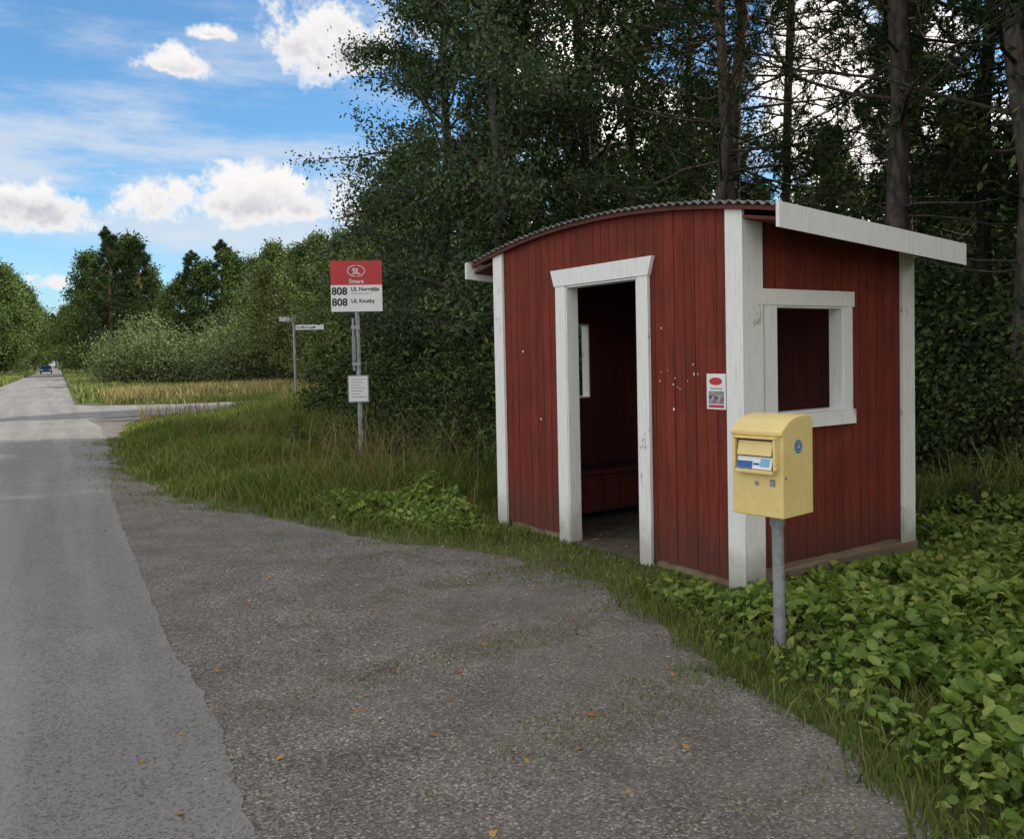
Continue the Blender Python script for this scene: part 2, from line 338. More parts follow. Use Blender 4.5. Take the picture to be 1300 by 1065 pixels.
for q in range(24):
    x=0+32*((q*.618)%1);y=r.uniform(24,44)
    if q%3==0: place(T_fpine,'forest_pine',x,y,r.uniform(.6,.8),r.uniform(0,6),fb)
    else: place(T_far[q%2],'forest_tree',x,y,r.uniform(.55,.85),r.uniform(0,6),fb)
for (x,y,sc) in [(-2.1,14.2,.7),(-1.3,12.8,.62),(-.3,11.6,.75),(.9,11.4,.9),(2.5,10.9,.9),(-2.9,17,.8),(-1.8,17,1.),(4.3,9.8,.75),(5.4,8.6,.7),(6.4,7.4,.7),(6.8,9.6,1.0),(-3.4,20.5,.9),(.6,14.2,1.2),(-2.3,21,1.3),(8.4,11,1.2),(6.8,14.5,1.4),(3.4,16,1.5),(5.4,13.2,1.1),(10,12,1.5),(9.6,16,1.5)]:
    place(B_near if sc<.95 else B_mid,'shrub',x,y,sc,r.uniform(0,6),sz=sc*r.uniform(.85,1.05))
for (x,y,sc) in [(-1.55,11.1,.9),(-.9,10.2,1.1),(-.45,9.5,.9),(-1.2,9.7,.7),(-.2,10.3,1.2),(-2.7,12.6,.8),(-3.4,13.6,.9),(-1.9,10.4,.6),(-3.9,15.8,.9),(4.05,7.5,.7),(4.6,6.9,.6)]:
    place(B_weed,'weed_clump',x,y,sc,r.uniform(0,6))
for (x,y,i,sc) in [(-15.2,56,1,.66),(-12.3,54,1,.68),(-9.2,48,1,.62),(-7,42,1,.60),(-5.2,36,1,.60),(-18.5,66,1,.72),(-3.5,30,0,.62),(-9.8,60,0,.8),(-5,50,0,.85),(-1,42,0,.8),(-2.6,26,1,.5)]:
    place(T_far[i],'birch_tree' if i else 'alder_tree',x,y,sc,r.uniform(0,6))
for (x,y,sc,sz) in [(-25.6,61,.95,.97),(-17.6,60,1.0,1.0),(-21.5,65,1.,1.08),(-29.5,68,.9,.76),(-13.6,60,.75,.8),(-9.8,50,.6,.55)]:
    place(B_will,'willow_bush',x,y,sc,r.uniform(0,6),sz=sz)
dt=empty('distant_trees')
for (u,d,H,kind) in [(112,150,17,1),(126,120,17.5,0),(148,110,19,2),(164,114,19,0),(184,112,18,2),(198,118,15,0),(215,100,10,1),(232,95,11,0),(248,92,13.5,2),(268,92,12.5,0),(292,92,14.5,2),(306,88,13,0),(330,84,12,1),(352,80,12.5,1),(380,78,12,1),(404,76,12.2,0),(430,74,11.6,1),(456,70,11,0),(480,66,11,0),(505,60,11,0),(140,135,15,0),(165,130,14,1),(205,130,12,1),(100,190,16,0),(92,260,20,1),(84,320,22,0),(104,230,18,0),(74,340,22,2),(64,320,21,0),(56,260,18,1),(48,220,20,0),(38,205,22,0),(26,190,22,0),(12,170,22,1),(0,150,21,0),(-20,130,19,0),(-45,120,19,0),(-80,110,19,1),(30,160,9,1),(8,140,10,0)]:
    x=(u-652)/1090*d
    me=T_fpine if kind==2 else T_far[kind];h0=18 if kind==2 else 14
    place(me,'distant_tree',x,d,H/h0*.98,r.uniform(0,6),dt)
# ---------------------------------------------------------------- shelter
SC=(1.48,5.5);SA=math.atan2(.554,.833)
def to_local(x,y):
    dx=x-SC[0];dy=y-SC[1];c,s_=math.cos(SA),math.sin(SA);return dx*c+dy*s_,-dx*s_+dy*c
sh=empty('wooden_bus_shelter',(SC[0],SC[1],0),SA)
LX,LY=1.80,2.83
def shdist(x,y):
    a,b=to_local(x,y);dx=np.maximum(np.maximum(-a,a-LX),0);dy=np.maximum(np.maximum(-b,b-LY),0);return np.hypot(dx,dy)
def zr(x,y): return 2.60-.185*((y-1.42)/1.8)**2-.07*x
rng=R_(77)
def planks(axis,pos0,pos1,length,opening,name,zb0=.085):
    mb=MB();w=.098;n=int(round(length/w));w=length/n
    for i in range(n):
        a=i*w+.0025;b=(i+1)*w-.0025;j=rng.uniform(-.002,.002);zb=zb0+rng.uniform(-.008,.004)
        if opening:
            o0,o1,z0,z1=opening
            if b>o0+.01 and a<o1-.01:
                parts=[]
                if z0>.1: parts.append((a,b,zb,z0))
                parts.append((a,b,z1,None))
                if a<o0: parts=[(a,o0,zb,None)]+[(max(a,o0)+.0001,b,p[2],p[3]) for p in parts]
                elif b>o1: parts=[(o1,b,zb,None)]+[(a,o1-.0001,p[2],p[3]) for p in parts]
            else: parts=[(a,b,zb,None)]
        else: parts=[(a,b,zb,None)]
        for (p,q,z0,z1) in parts:
            if q-p<.004: continue
            top=(lambda x,y: zr(x,y)-.03) if z1 is None else None
            if axis=='y': mb.box(pos0+j,pos1,p,q,z0,z1 or 2.4,0,top)
            else: mb.box(p,q,pos0+(j if pos0<0 else 0),pos1,z0,z1 or 2.4,0,top)
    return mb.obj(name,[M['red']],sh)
DO=(.94,1.80,0,2.10);WO=(.27,.98,1.12,1.84)
planks('y',-.022,0,LY,DO,'front_boards',.06)
planks('x',-.022,0,LX,WO,'side_boards',.125)
planks('x',LY,LY+.022,LX,WO,'far_side_boards')
planks('y',LX,LX+.022,LY,None,'back_boards')
mb=MB();T=lambda x,y: zr(x,y)-.035
def lining(axis,p0,p1,length,o,mb=mb):
    def bx(a,b,z0,z1,top=None):
        if axis=='y': mb.box(p0,p1,a,b,z0,z1,0,top)
        else: mb.box(a,b,p0,p1,z0,z1,0,top)
    st,en=(.002,length-.002) if axis=='y' else (.047,length-.047)
    if not o: 
        for q in range(20): bx(st+(en-st)*q/20,st+(en-st)*(q+1)/20-.004,.13,2.3,T)
        return
    for (a,b) in ((st,o[0]),(o[1],en)):
        k=max(2,int((b-a)/.14))
        for q in range(k): bx(a+(b-a)*q/k,a+(b-a)*(q+1)/k-.004,.13,2.3,T)
    for q in range(6):
        a=o[0]+(o[1]-o[0])*q/6;b=o[0]+(o[1]-o[0])*(q+1)/6-.003
        bx(a,b,o[3],2.3,T)
        if o[2]>.1: bx(a,b,.13,o[2])
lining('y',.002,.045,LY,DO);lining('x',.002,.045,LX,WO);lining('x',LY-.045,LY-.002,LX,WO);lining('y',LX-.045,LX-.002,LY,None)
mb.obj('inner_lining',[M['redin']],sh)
ys=np.arange(-.37,3.225,.076/8);xs=np.linspace(-.09,1.96,6);mb=MB()
for dz,fl in((.0,0),(-.007,1)):
    X,Y=np.meshgrid(xs,ys,indexing='ij');Z=zr(X,Y)+.011*np.sin(2*np.pi*Y/.076)+dz
    n,mn=X.shape;I=np.arange(n*mn).reshape(n,mn);F=np.stack([I[:-1,:-1],I[1:,:-1],I[1:,1:],I[:-1,1:]],-1).reshape(-1,4)
    mb.add(np.stack([X,Y,Z],-1),F[:,::-1] if fl else F,0)
    if not fl: V0=np.stack([X,Y,Z],-1)
for row in (V0[0],V0[-1]):
    n=len(row);V=np.concatenate([row,row-np.array([0,0,.007])]);i=np.arange(n-1);mb.add(V,np.stack([i,i+1,i+1+n,i+n],-1),0)
mb.obj('corrugated_roof',[M['roof']],sh,True)
yy=np.linspace(-.365,3.2,25);mb=MB()
for x0 in (-.10,.6,1.2,1.75):
    for a,b in zip(yy[:-1],yy[1:]):
        dd=.045 if x0<0 else .075
        if x0<0: xa,xb=-.075,-.05
        else: xa,xb=x0+.048,x0+.09
        V=[(x,y,zr(x,y)-d) for d in(dd,.02) for y in(a,b) for x in(xa,xb)]
        mb.add(V,[(0,2,3,1),(4,5,7,6),(0,4,6,2),(1,3,7,5)],0)
for (a,b) in((-.365,-.06),(2.9,3.2)):
    V=[(x,y,zr(x,y)-d) for d in(.098,.078) for y in(a,b) for x in(-.048,1.92)]
    mb.add(V,[(0,2,3,1),(4,5,7,6),(0,4,6,2),(1,3,7,5),(0,1,5,4),(2,6,7,3)],0)
mb.obj('rafters_and_soffit',[M['redin']],sh)
mb=MB()
for (y0,y1) in((-.397,-.372),(3.228,3.253)):
    V=[(x,y,zr(x,y)+dz) for dz in(-.145,.008) for y in(y0,y1) for x in(-.12,1.93)]
    mb.add(V,[(0,2,3,1),(4,5,7,6),(0,1,5,4),(2,6,7,3),(0,4,6,2),(1,3,7,5)],0)
mb.obj('white_fascia',[M['white']],sh)
mb=MB();tp=lambda x,y: zr(x,y)-.03
A,B=-.047,-.0245
mb.box(A,B,-.047,.095,-.01,2.3,0,tp);mb.box(-.0235,.145,A,B,-.01,2.3,0,lambda x,y:zr(x,y)-.1)
mb.box(A,B,LY-.10,LY+.047,-.01,2.3,0,tp)
mb.box(LX-.11,LX+.047,A,B,.08,2.3,0,lambda x,y:zr(x,y)-.1)
mb.box(-.0235,.12,LY+.0245,LY+.047,0,2.3,0,lambda x,y:zr(x,y)-.1)
mb.box(LX-.11,LX+.047,LY+.0245,LY+.047,0,2.3,0,lambda x,y:zr(x,y)-.1)
mb.obj('corner_trims',[M['white']],sh)
mb=MB();A,B=-.05,-.0245
mb.box(A,B,.825,.94,-.01,2.10,0);mb.box(A,B,1.80,1.93,-.01,2.10,0)
V=[(x,y,z) for x in(A-.006,B) for (y,z) in((.815,2.102),(1.94,2.102),(1.985,2.235),(.77,2.235))]
mb.add(V,[(0,1,2,3),(7,6,5,4),(0,4,5,1),(1,5,6,2),(2,6,7,3),(3,7,4,0)],0)
mb.box(-.044,.07,1.785,1.7985,0,2.085,0);mb.box(-.044,.07,.9415,.955,0,2.085,0);mb.box(-.044,.07,.957,1.783,2.085,2.098,0)
mb.obj('door_frame',[M['white']],sh)
def wframe(ya,yb,s_,name):
    mb=MB();o=WO
    mb.box(o[0]-.11,o[0],ya,yb,o[2],o[3],0);mb.box(o[1],o[1]+.10,ya,yb,o[2],o[3],0)
    yo,yi=(ya-.004,yb) if s_<0 else (ya,yb+.004)
    mb.box(o[0]-.12,o[1]+.12,yo,yi,o[3]+.001,o[3]+.105,0);mb.box(o[0]-.12,o[1]+.13,yo,yi,o[2]-.10,o[2]-.001,0)
    r0,r1=(ya+.006,.06) if s_<0 else (LY-.06,yb-.006)
    mb.box(o[0]+.001,o[0]+.014,r0,r1,o[2]+.002,o[3]-.002,0);mb.box(o[1]-.014,o[1]-.001,r0,r1,o[2]+.002,o[3]-.002,0)
    mb.box(o[0]+.015,o[1]-.015,r0,r1,o[2]+.002,o[2]+.014,0);mb.box(o[0]+.015,o[1]-.015,r0,r1,o[3]-.014,o[3]-.002,0)
    mb.obj(name,[M['white']],sh)
wframe(-.05,-.0245,-1,'window_frame');wframe(LY+.0245,LY+.05,1,'far_window_frame')
mb=MB()
mb.box(.02,1.78,-.005,.10,-.02,.122,0);mb.box(.02,1.78,LY-.1,LY,-.02,.083,0);mb.box(.002,.1,.11,.93,-.02,.08,0);mb.box(.002,.1,1.81,LY-.11,-.02,.08,0);mb.box(1.7,1.8,.11,LY-.11,-.02,.12,0)
mb.box(.3,1.86,-.055,-.007,-.02,.085,0)
mb.obj('sill_beams',[M['oldwood']],sh)
mb=MB();mb.box(.101,1.699,.101,LY-.101,-.01,.014,0);mb.box(-.02,.1,.95,1.79,-.01,.016,0);mb.obj('dirt_floor',[M['dirt']],sh)
mb=MB();q=rng.uniform(size=(160,2));P=np.c_[.1+q[:,0]*1.2,.2+q[:,1]*2.4,np.full(160,.02)]
leafquads(mb,P,.05,rng,0,6,.6);mb.obj('leaf_litter',[M['deadleaf']],sh)
mb=MB()
mb.box(1.32,1.74,.06,2.77,.44,.475,0);mb.box(1.36,1.385,.06,2.77,.09,.25,0);mb.box(1.36,1.385,.06,2.77,.26,.43,0)
for z in(.60,.78,.96): mb.box(1.715,1.74,.06,2.77,z,z+.15,0)
mb.box(.3,1.31,2.36,2.77,.44,.475,0);mb.box(.3,1.31,2.40,2.425,.09,.43,0)
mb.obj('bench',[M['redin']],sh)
mb=MB()
for q in range(13):
    y=rng.uniform(.3,.75);z=rng.choice([1.62,1.45,1.35,1.68])+rng.normal(0,.07);rr=rng.uniform(.003,.006)
    a=np.arange(6)*1.047;mb.add(np.stack([np.full(6,-.0258),y+rr*np.cos(a)*rng.uniform(.6,1.3,6),z+rr*1.3*np.sin(a)],1),[list(range(6))[::-1]],0)
for (y,z) in((2.45,1.58),(2.2,1.0),(.6,1.15)):
    a=np.arange(6)*1.047;mb.add(np.stack([np.full(6,-.0258),y+.010*np.cos(a),z+.010*np.sin(a)],1),[list(range(6))[::-1]],0)
mb.obj('paint_chips',[M['white']],sh)
mb=MB();mb.box(-.029,-.0262,.118,.285,1.165,1.40,0)
def flat(y0,y1,z0,z1,m,e=.001): mb.add([(-.029-e,y0,z0),(-.029-e,y1,z0),(-.029-e,y1,z1),(-.029-e,y0,z1)],[(0,3,2,1)],m)
flat(.135,.268,1.20,1.285,2);flat(.135,.268,1.176,1.194,1)
a=np.arange(14)*2*np.pi/14;mb.add(np.stack([np.full(14,-.0305),.205+.056*np.cos(a),1.35+.026*np.sin(a)],1),[list(range(14))],1)
for q in range(6): flat(.145+.02*q,.160+.02*q,1.212+.011*(q%3),1.245+.012*(q%2),[1,4,3][q%3],.0018)
flat(.15,.25,1.298,1.306,2)
mb.obj('poster',[M['signwhite'],M['signred'],M['greyprint'],M['black'],M['lightblue']],sh)
# ---------------------------------------------------------------- mailbox
ma=math.radians(220)
pb=empty('post_mailbox',(1.312,4.34,0),ma+math.pi/2)
mb=MB();mb.tube([(.035,.0,-.02),(.03,0,.4),(.025,0,.76)],.03,16,0,True);mb.obj('post',[M['galv']],pb,True)
mb=MB();mb.box(-.035,.085,-.06,.06,.716,.724,0);mb.tube([(.025,0,.66),(.025,0,.715)],.037,16,0,True);mb.obj('post_bracket',[M['galv']],pb)
z0,h=.725,.50;wd,dp=.295,.27
prof=[(-dp/2,0),(dp/2,0),(dp/2,h-.03),(dp/2-.02,h-.008),(dp/2-.06,h),(-.01,h-.006),(-.07,h-.022),(-.105,h-.045),(-.125,h-.06),(-dp/2-.012,h-.075),(-dp/2-.012,h-.095),(-dp/2,h-.10)]
V=[(x,p,z0+q) for x in(-wd/2,wd/2) for (p,q) in prof];n=len(prof)
mb=MB();mb.add(V,[list(range(n))],0);mb.add(V,[list(range(n,2*n))[::-1]],0)
mb.add(V,[(i,i+n,(i+1)%n+n,(i+1)%n) for i in range(n)],0)
body=mb.obj('box_body',[M['yellow']],pb)
bm=bmesh.new();bm.from_mesh(body.data);bmesh.ops.remove_doubles(bm,verts=bm.verts,dist=1e-5);bmesh.ops.recalc_face_normals(bm,faces=bm.faces);bm.to_mesh(body.data);bm.free()
def bevel(o,w,seg=3,ang=40):
    bv=o.modifiers.new('b','BEVEL');bv.width=w;bv.segments=seg;bv.limit_method='ANGLE';bv.angle_limit=math.radians(ang);bv.harden_normals=False
    for p in o.data.polygons: p.use_smooth=False
bevel(body,.012,4)
yf=-dp/2
mb=MB()
def bar(x0,x1,y0,y1,a,b,m): mb.box(x0,x1,y0,y1,z0+a,z0+b,m)
bar(-.125,-.108,yf-.03,yf-.0005,.235,.385,0);bar(.108,.125,yf-.03,yf-.0005,.235,.385,0);bar(-.107,.107,yf-.034,yf-.0005,.215,.234,0);bar(-.125,.125,yf-.030,yf-.0005,.386,.398,0)
mo=mb.obj('mouth_frame',[M['yellow']],pb);bevel(mo,.004,2)
mb=MB();bar(-.106,.106,yf-.003,yf-.001,.236,.385,0);mb.obj('slot_recess',[M['dark']],pb)
mb=MB()
mb.add([(x,y,z0+z) for (y,z) in((yf-.026,.305),(yf-.008,.375),(yf-.020,.307),(yf-.004,.375)) for x in(-.098,.098)],[(0,1,3,2),(4,6,7,5),(0,4,5,1),(0,2,6,4),(1,5,7,3)],0)
mb.obj('slot_flap',[M['yellow']],pb)
mb=MB()
mb.add([(x,y,z0+z) for (y,z) in((yf-.028,.238),(yf-.012,.298)) for x in(-.1,.1)],[(0,1,3,2)],0)
mb.add([(x,y,z0+z) for (y,z) in((yf-.0295,.240),(yf-.0205,.275)) for x in(-.098,-.01)],[(0,1,3,2)],1)
mb.add([(x,y,z0+z) for (y,z) in((yf-.0265,.252),(yf-.0165,.29)) for x in(.035,.085)],[(0,1,3,2)],2)
mb.add([(x,y,z0+z) for (y,z) in((yf-.0245,.258),(yf-.0215,.268)) for x in(-.005,.03)],[(0,1,3,2)],1)
mb.obj('collection_labels',[M['signwhite'],M['blue'],M['lightblue']],pb)
mb=MB();mb.tube([(0,yf-.001,z0+.165),(0,yf-.006,z0+.165)],.011,14,0,True);mb.box(.075,.105,yf-.0025,yf-.001,z0+.155,z0+.19,1);mb.obj('lock_and_code',[M['galv'],M['greyprint']],pb)
mb=MB();xr=wd/2
a=np.arange(28)*2*np.pi/28
def disc(r,e,m): mb.add(np.stack([np.full(28,xr+e),.0+r*np.cos(a),z0+.345+r*np.sin(a)],1),[list(range(28))],m)
disc(.034,.001,0);disc(.026,.0018,1);disc(.020,.0026,0)
mb.add([(xr+.0034,-.012,z0+.338),(xr+.0034,.012,z0+.338),(xr+.0034,.0,z0+.36)],[(0,1,2)],2)
mb.add([(xr+.0012,-.12,z0+.19),(xr+.0012,-.10,z0+.19),(xr+.0012,-.10,z0+.205),(xr+.0012,-.12,z0+.205)],[(0,1,2,3)],3)
mb.obj('round_emblem',[M['blue'],M['lightblue'],M['yellow'],M['greyprint']],pb)
# ---------------------------------------------------------------- bus stop sign
def text(body,size,loc,mat,parent,name,align='LEFT',bold=0):
    c=bpy.data.curves.new(name,'FONT');c.body=body;c.size=size;c.align_x=align;c.offset=bold;c.materials.append(mat);c.resolution_u=4
    o=bpy.data.objects.new(name,c);o.location=loc;o.rotation_euler=(math.pi/2,0,0);return link(o,parent)
bs=empty('bus_stop_sign',(-2.10,11.8,0),math.radians(8))
mb=MB();mb.tube([(0,0,-.05),(0,0,1.5),(0,0,2.35)],.03,14,0,True);mb.tube([(-.06,.0,1.38),(-.06,0,1.95),(-.06,0,2.1)],.018,10,0,True);mb.box(-.09,.03,-.035,.035,1.45,1.50,0);mb.box(-.09,.03,-.035,.035,1.95,2.0,0);mb.box(-.085,-.035,-.04,.0,1.52,1.86,1)
mb.obj('pole',[M['galv'],M['greyprint']],bs)
mb=MB();mb.box(-.345,.345,-.05,-.036,2.19,2.55,0);mb.box(-.345,.345,-.05,-.036,2.5505,2.88,1);mb.box(-.2,.2,-.035,-.02,2.3,2.34,2);mb.box(-.2,.2,-.035,-.02,2.75,2.79,2)
mb.obj('sign_plate',[M['signwhite'],M['signred'],M['galv']],bs)
text('Smara',.08,(0,-.052,2.575),M['signwhite'],bs,'stop_name','CENTER',.001)
text('SL',.11,(0,-.052,2.70),M['signwhite'],bs,'operator_letters','CENTER',.002)
mb=MB();a=np.linspace(0,2*np.pi,25);P=np.stack([.115*np.cos(a),np.full(25,-.053),2.74+.075*np.sin(a)],1);mb.tube(P,.006,5,0);mb.obj('operator_ring',[M['signwhite']],bs)
text('808',.14,(-.335,-.052,2.42),M['black'],bs,'line_number','LEFT',.004);text('808',.14,(-.335,-.052,2.27),M['black'],bs,'line_number_b','LEFT',.004)
text('UL Norrtälje',.072,(-.075,-.052,2.47),M['black'],bs,'destination','LEFT',.002);text('via Knutby centrum',.036,(-.075,-.052,2.425),M['greyprint'],bs,'via')
text('UL Knutby',.072,(-.075,-.052,2.31),M['black'],bs,'destination_b','LEFT',.002)
mb=MB();mb.box(-.15,.13,-.06,-.034,.95,1.32,0);mb.box(-.135,.115,-.0625,-.0605,.965,1.305,1)
for q in range(7): mb.box(-.11,.09-.04*(q%3),-.0645,-.063,1.26-.04*q,1.268-.04*q,2)
mb.obj('timetable_case',[M['galv'],M['signwhite'],M['greyprint']],bs)
ss=empty('street_name_sign',(-6.05,24,0),math.radians(6))
mb=MB();mb.tube([(0,0,-.05),(0,0,1.3),(0,0,2.56)],.035,10,0,True);mb.obj('pole',[M['galv']],ss)
mb=MB();mb.box(.045,.82,-.012,.008,2.38,2.52,0);mb.box(.03,.835,-.008,.012,2.365,2.379,1);mb.box(.03,.835,-.008,.012,2.521,2.535,1);mb.box(.03,.044,-.008,.012,2.38,2.52,1);mb.box(.821,.835,-.008,.012,2.38,2.52,1)
mb.obj('name_plate',[M['signwhite'],M['black']],ss)
text('Storskärsvägen',.085,(.07,-.014,2.42),M['black'],ss,'street_name','LEFT',.001)
mb=MB();V=[(x,y,z) for z in(2.60,2.72) for (x,y) in((0,.01),(-.3,-.62),(.015,0),(-.285,-.63))];mb.add(V,[(0,1,5,4),(2,6,7,3),(4,5,7,6),(0,2,3,1),(1,3,7,5),(0,4,6,2)],0);mb.tube([(0,0,2.5),(0,0,2.74)],.03,8,0,True);mb.obj('second_name_plate',[M['galv']],ss)
# ---------------------------------------------------------------- car
cp=W(-1.9,168.);car=empty('car',(cp[0],cp[1],0),math.atan2(RD[1],RD[0])-math.pi/2)
prof=[(-2.1,.35),(-2.12,.7),(-1.95,.85),(-1.1,.95),(-.45,1.42),(1.1,1.45),(1.85,1.0),(2.1,.95),(2.12,.4)]
V=[(x*(1 if q<.96 else .82),p,q) for x in(-.87,.87) for (p,q) in prof];n=len(prof);mb=MB();mb.add(V,[list(range(n))],0);mb.add(V,[list(range(n,2*n))[::-1]],0);mb.add(V,[(i,i+n,(i+1)%n+n,(i+1)%n) for i in range(n)],0)
o=mb.obj('body',[M['carpaint']],car)
mb=MB()
mb.add([(-.72,-1.05,1.0),(.72,-1.05,1.0),(.66,-.52,1.39),(-.66,-.52,1.39)],[(0,1,2,3)],0)
mb.obj('windscreen',[M['glass']],car).location=(0,-.03,.03)
for sx in(-1,1):
    mb=MB();mb.add([(sx*.88,-.85,1.0),(sx*.88,1.5,1.03),(sx*.76,1.05,1.38),(sx*.76,-.4,1.38)],[(0,1,2,3)],0);mb.obj('side_windows',[M['glass']],car)
    for y in(-1.3,1.3):
        mb=MB();mb.tube([(sx*.72,y,.32),(sx*.9,y,.32)],.32,16,0,True);mb.obj('wheel',[M['rubber']],car)
    mb=MB();mb.box(min(sx*.5,sx*.8),max(sx*.5,sx*.8),-2.16,-2.1,.62,.78,0);mb.obj('headlamp',[M['lamp']],car)
# ---------------------------------------------------------------- grasses
def blades(mb,P,h,w,rng,lean=.35,m=0):
    n=len(P);a=rng.uniform(0,6.283,n);b=np.stack([-np.sin(a),np.cos(a),0*a],1)
    a2=rng.uniform(0,6.283,n);l=np.stack([np.cos(a2),np.sin(a2),0*a2],1)*(lean*h*rng.uniform(.3,1.3,n))[:,None]
    w=w[:,None]*b/2;up=np.array([0,0,1.]);hh=h[:,None]
    V=np.stack([P-w,P+w,P+w*.75+l*.35+up*hh*.55,P-w*.75+l*.35+up*hh*.55,P+l+up*hh*.95],1).reshape(-1,3)
    i=np.arange(n)[:,None]*5;n0=mb.n;mb.add(V,i+np.array([0,1,2,3]),m);mb.F.append(i+np.array([3,2,4])+n0);mb.M.append(np.full(n,m))
def n2(x,y,seed,sc):
    rg=R_(seed);v=0
    for _ in range(6):
        k=rg.normal(0,1,2)/sc;v=v+np.sin(k[0]*x+k[1]*y+rg.uniform(0,6))
    return v/6
def outside(x,y,mg=.03):
    a,b=to_local(x,y);return ~((a>-mg)&(a<LX+mg)&(b>-mg)&(b<LY+mg))
rng=R_(100)
n=260000;o_=rng.uniform(.5,9,n);s_=3+24.2*rng.uniform(0,1,n)**1.25
P=W(o_,s_);x,y=P[:,0],P[:,1];e=o_-ob(s_)+.16*n2(x,y,5,.2)+.08*n2(x,y,6,.07)
keep=(e>0)&outside(x,y)&(rng.uniform(0,1,n)<np.clip(.15+e*1.2,0,1))&~((x>1.2)&(y<7.5))&(np.sqrt(x*x+y*y)<rng.uniform(9,32,n))&(s_<26.8)
P,e,s_,o_=P[keep],e[keep],s_[keep],o_[keep];x,y=P[:,0],P[:,1];n=len(P)
h=(.05+.27*np.clip(e/1.4,0,1))*(1+.8*n2(x,y,7,.45)+.5*n2(x,y,8,1.3))*rng.uniform(.4,1.5,n);d=np.hypot(x,y)
near=np.clip((d-6)/3,0.35,1)*np.clip(shdist(x,y)/.9,.25,1)*np.maximum(np.clip((27.5-s_)/6,.3,1),np.clip((o_-3.5)*.8,0,1.5));h=np.maximum(h*near,0)+.02
mb=MB();blades(mb,np.c_[P,np.zeros(n)],h,.006+.0011*d*rng.uniform(.6,1.2,n),rng,.6)
n=9000;s_=rng.uniform(0,20,n);e=rng.exponential(.16,n);o_=ob(s_)-e;P=W(o_,s_);kk=n2(P[:,0],P[:,1],9,.25)>.05;P=P[kk];n=len(P)
blades(mb,np.c_[P,np.zeros(n)],rng.uniform(.015,.07,n),np.full(n,.007),rng,.8)
n=70000;s_=rng.uniform(.5,7.5,n);o_=rng.uniform(.7,3.3,n);P=W(o_,s_);px,py=P[:,0],P[:,1]
v=n2(px,py,19,.14)+.55*n2(px,py,20,.045)+.35*rng.normal(size=n)*.5;u_=.72-.5*np.exp(-((px-.25)**2+(py-4.5)**2)/.4)-.4*np.exp(-((px-.7)**2+(py-3.7)**2)/.3)-.25*np.exp(-((px+.6)**2+(py-6.2)**2)/.8)-.35*np.exp(-((px-.3)**2+(py-3.2)**2)/.15)
kk=(v>u_)&(o_<ob(s_));P=P[kk];n=len(P)
blades(mb,np.c_[P,np.zeros(n)],rng.uniform(.006,.026,n),np.full(n,.005),rng,.9)
mb.obj('roadside_grass',[M['grass']])
n=60000;o_=rng.uniform(1.2,34,n);s_=34.2+45*rng.uniform(0,1,n)**1.3;P=W(o_,s_)
kk=o_>1.0+3*np.exp(-(s_-34)/1.5);P=P[kk];n=len(P);mb=MB();nn=n2(P[:,0],P[:,1],11,3.)
blades(mb,np.c_[P,np.zeros(n)],(.22+.12*nn)*rng.uniform(.6,1.4,n),np.full(n,.05),rng,.5);mb.obj('field_grass',[M['field']])
mb=MB();n=22000;o_=rng.uniform(1.5,26,n);s_=rng.normal(41,3.5,n)+o_*.35;P=W(o_,s_);kk=(s_>35)&(n2(P[:,0],P[:,1],12,2.)>-.05)&(o_>1.2);P=P[kk];n=len(P)
blades(mb,np.c_[P,np.zeros(n)],rng.uniform(.2,.62,n),np.full(n,.04),rng,.4);mb.obj('dry_field_grass',[M['dry']])
n=26000;o_=-3.8-rng.exponential(3,n);s_=rng.uniform(25,200,n);P=W(o_,s_);mb=MB()
o2=.7+rng.exponential(1.5,n//2);P2=W(o2,rng.uniform(38,200,n//2));P=np.concatenate([P,P2]);n=len(P)
blades(mb,np.c_[P,np.zeros(n)],rng.uniform(.2,.5,n),np.full(n,.09),rng,.5);mb.obj('far_verge_grass',[M['field']])
mb=MB();n=2200;x=rng.normal(-1.1,1.1,n);y=rng.normal(10.8,1.4,n);e=x*RN[0]+y*RN[1]-ob(x*RD[0]+y*RD[1]);kk=(e>.9)&outside(x,y,.3)&(n2(x,y,71,.3)>-.1);P=np.c_[x,y,0*x][kk]
blades(mb,P,rng.uniform(.35,1.1,len(P)),np.full(len(P),.010),rng,.75)
n=3500;P=W(rng.uniform(1.8,6,n),rng.uniform(15,25,n));kk=n2(P[:,0],P[:,1],31,1.2)>0;P=P[kk];n=len(P);blades(mb,np.c_[P,np.zeros(n)],rng.uniform(.3,.75,n),np.full(n,.018),rng,.4)
mb.obj('tall_dry_grass',[M['straw']])
def inpoly(x,y,poly):
    r=np.zeros(len(x),bool);n=len(poly)
    for i in range(n):
        x1,y1=poly[i];x2,y2=poly[(i+1)%n]
        c=((y1>y)!=(y2>y))&(x<(x2-x1)*(y-y1)/(y2-y1+1e-12)+x1);r^=c
    return r
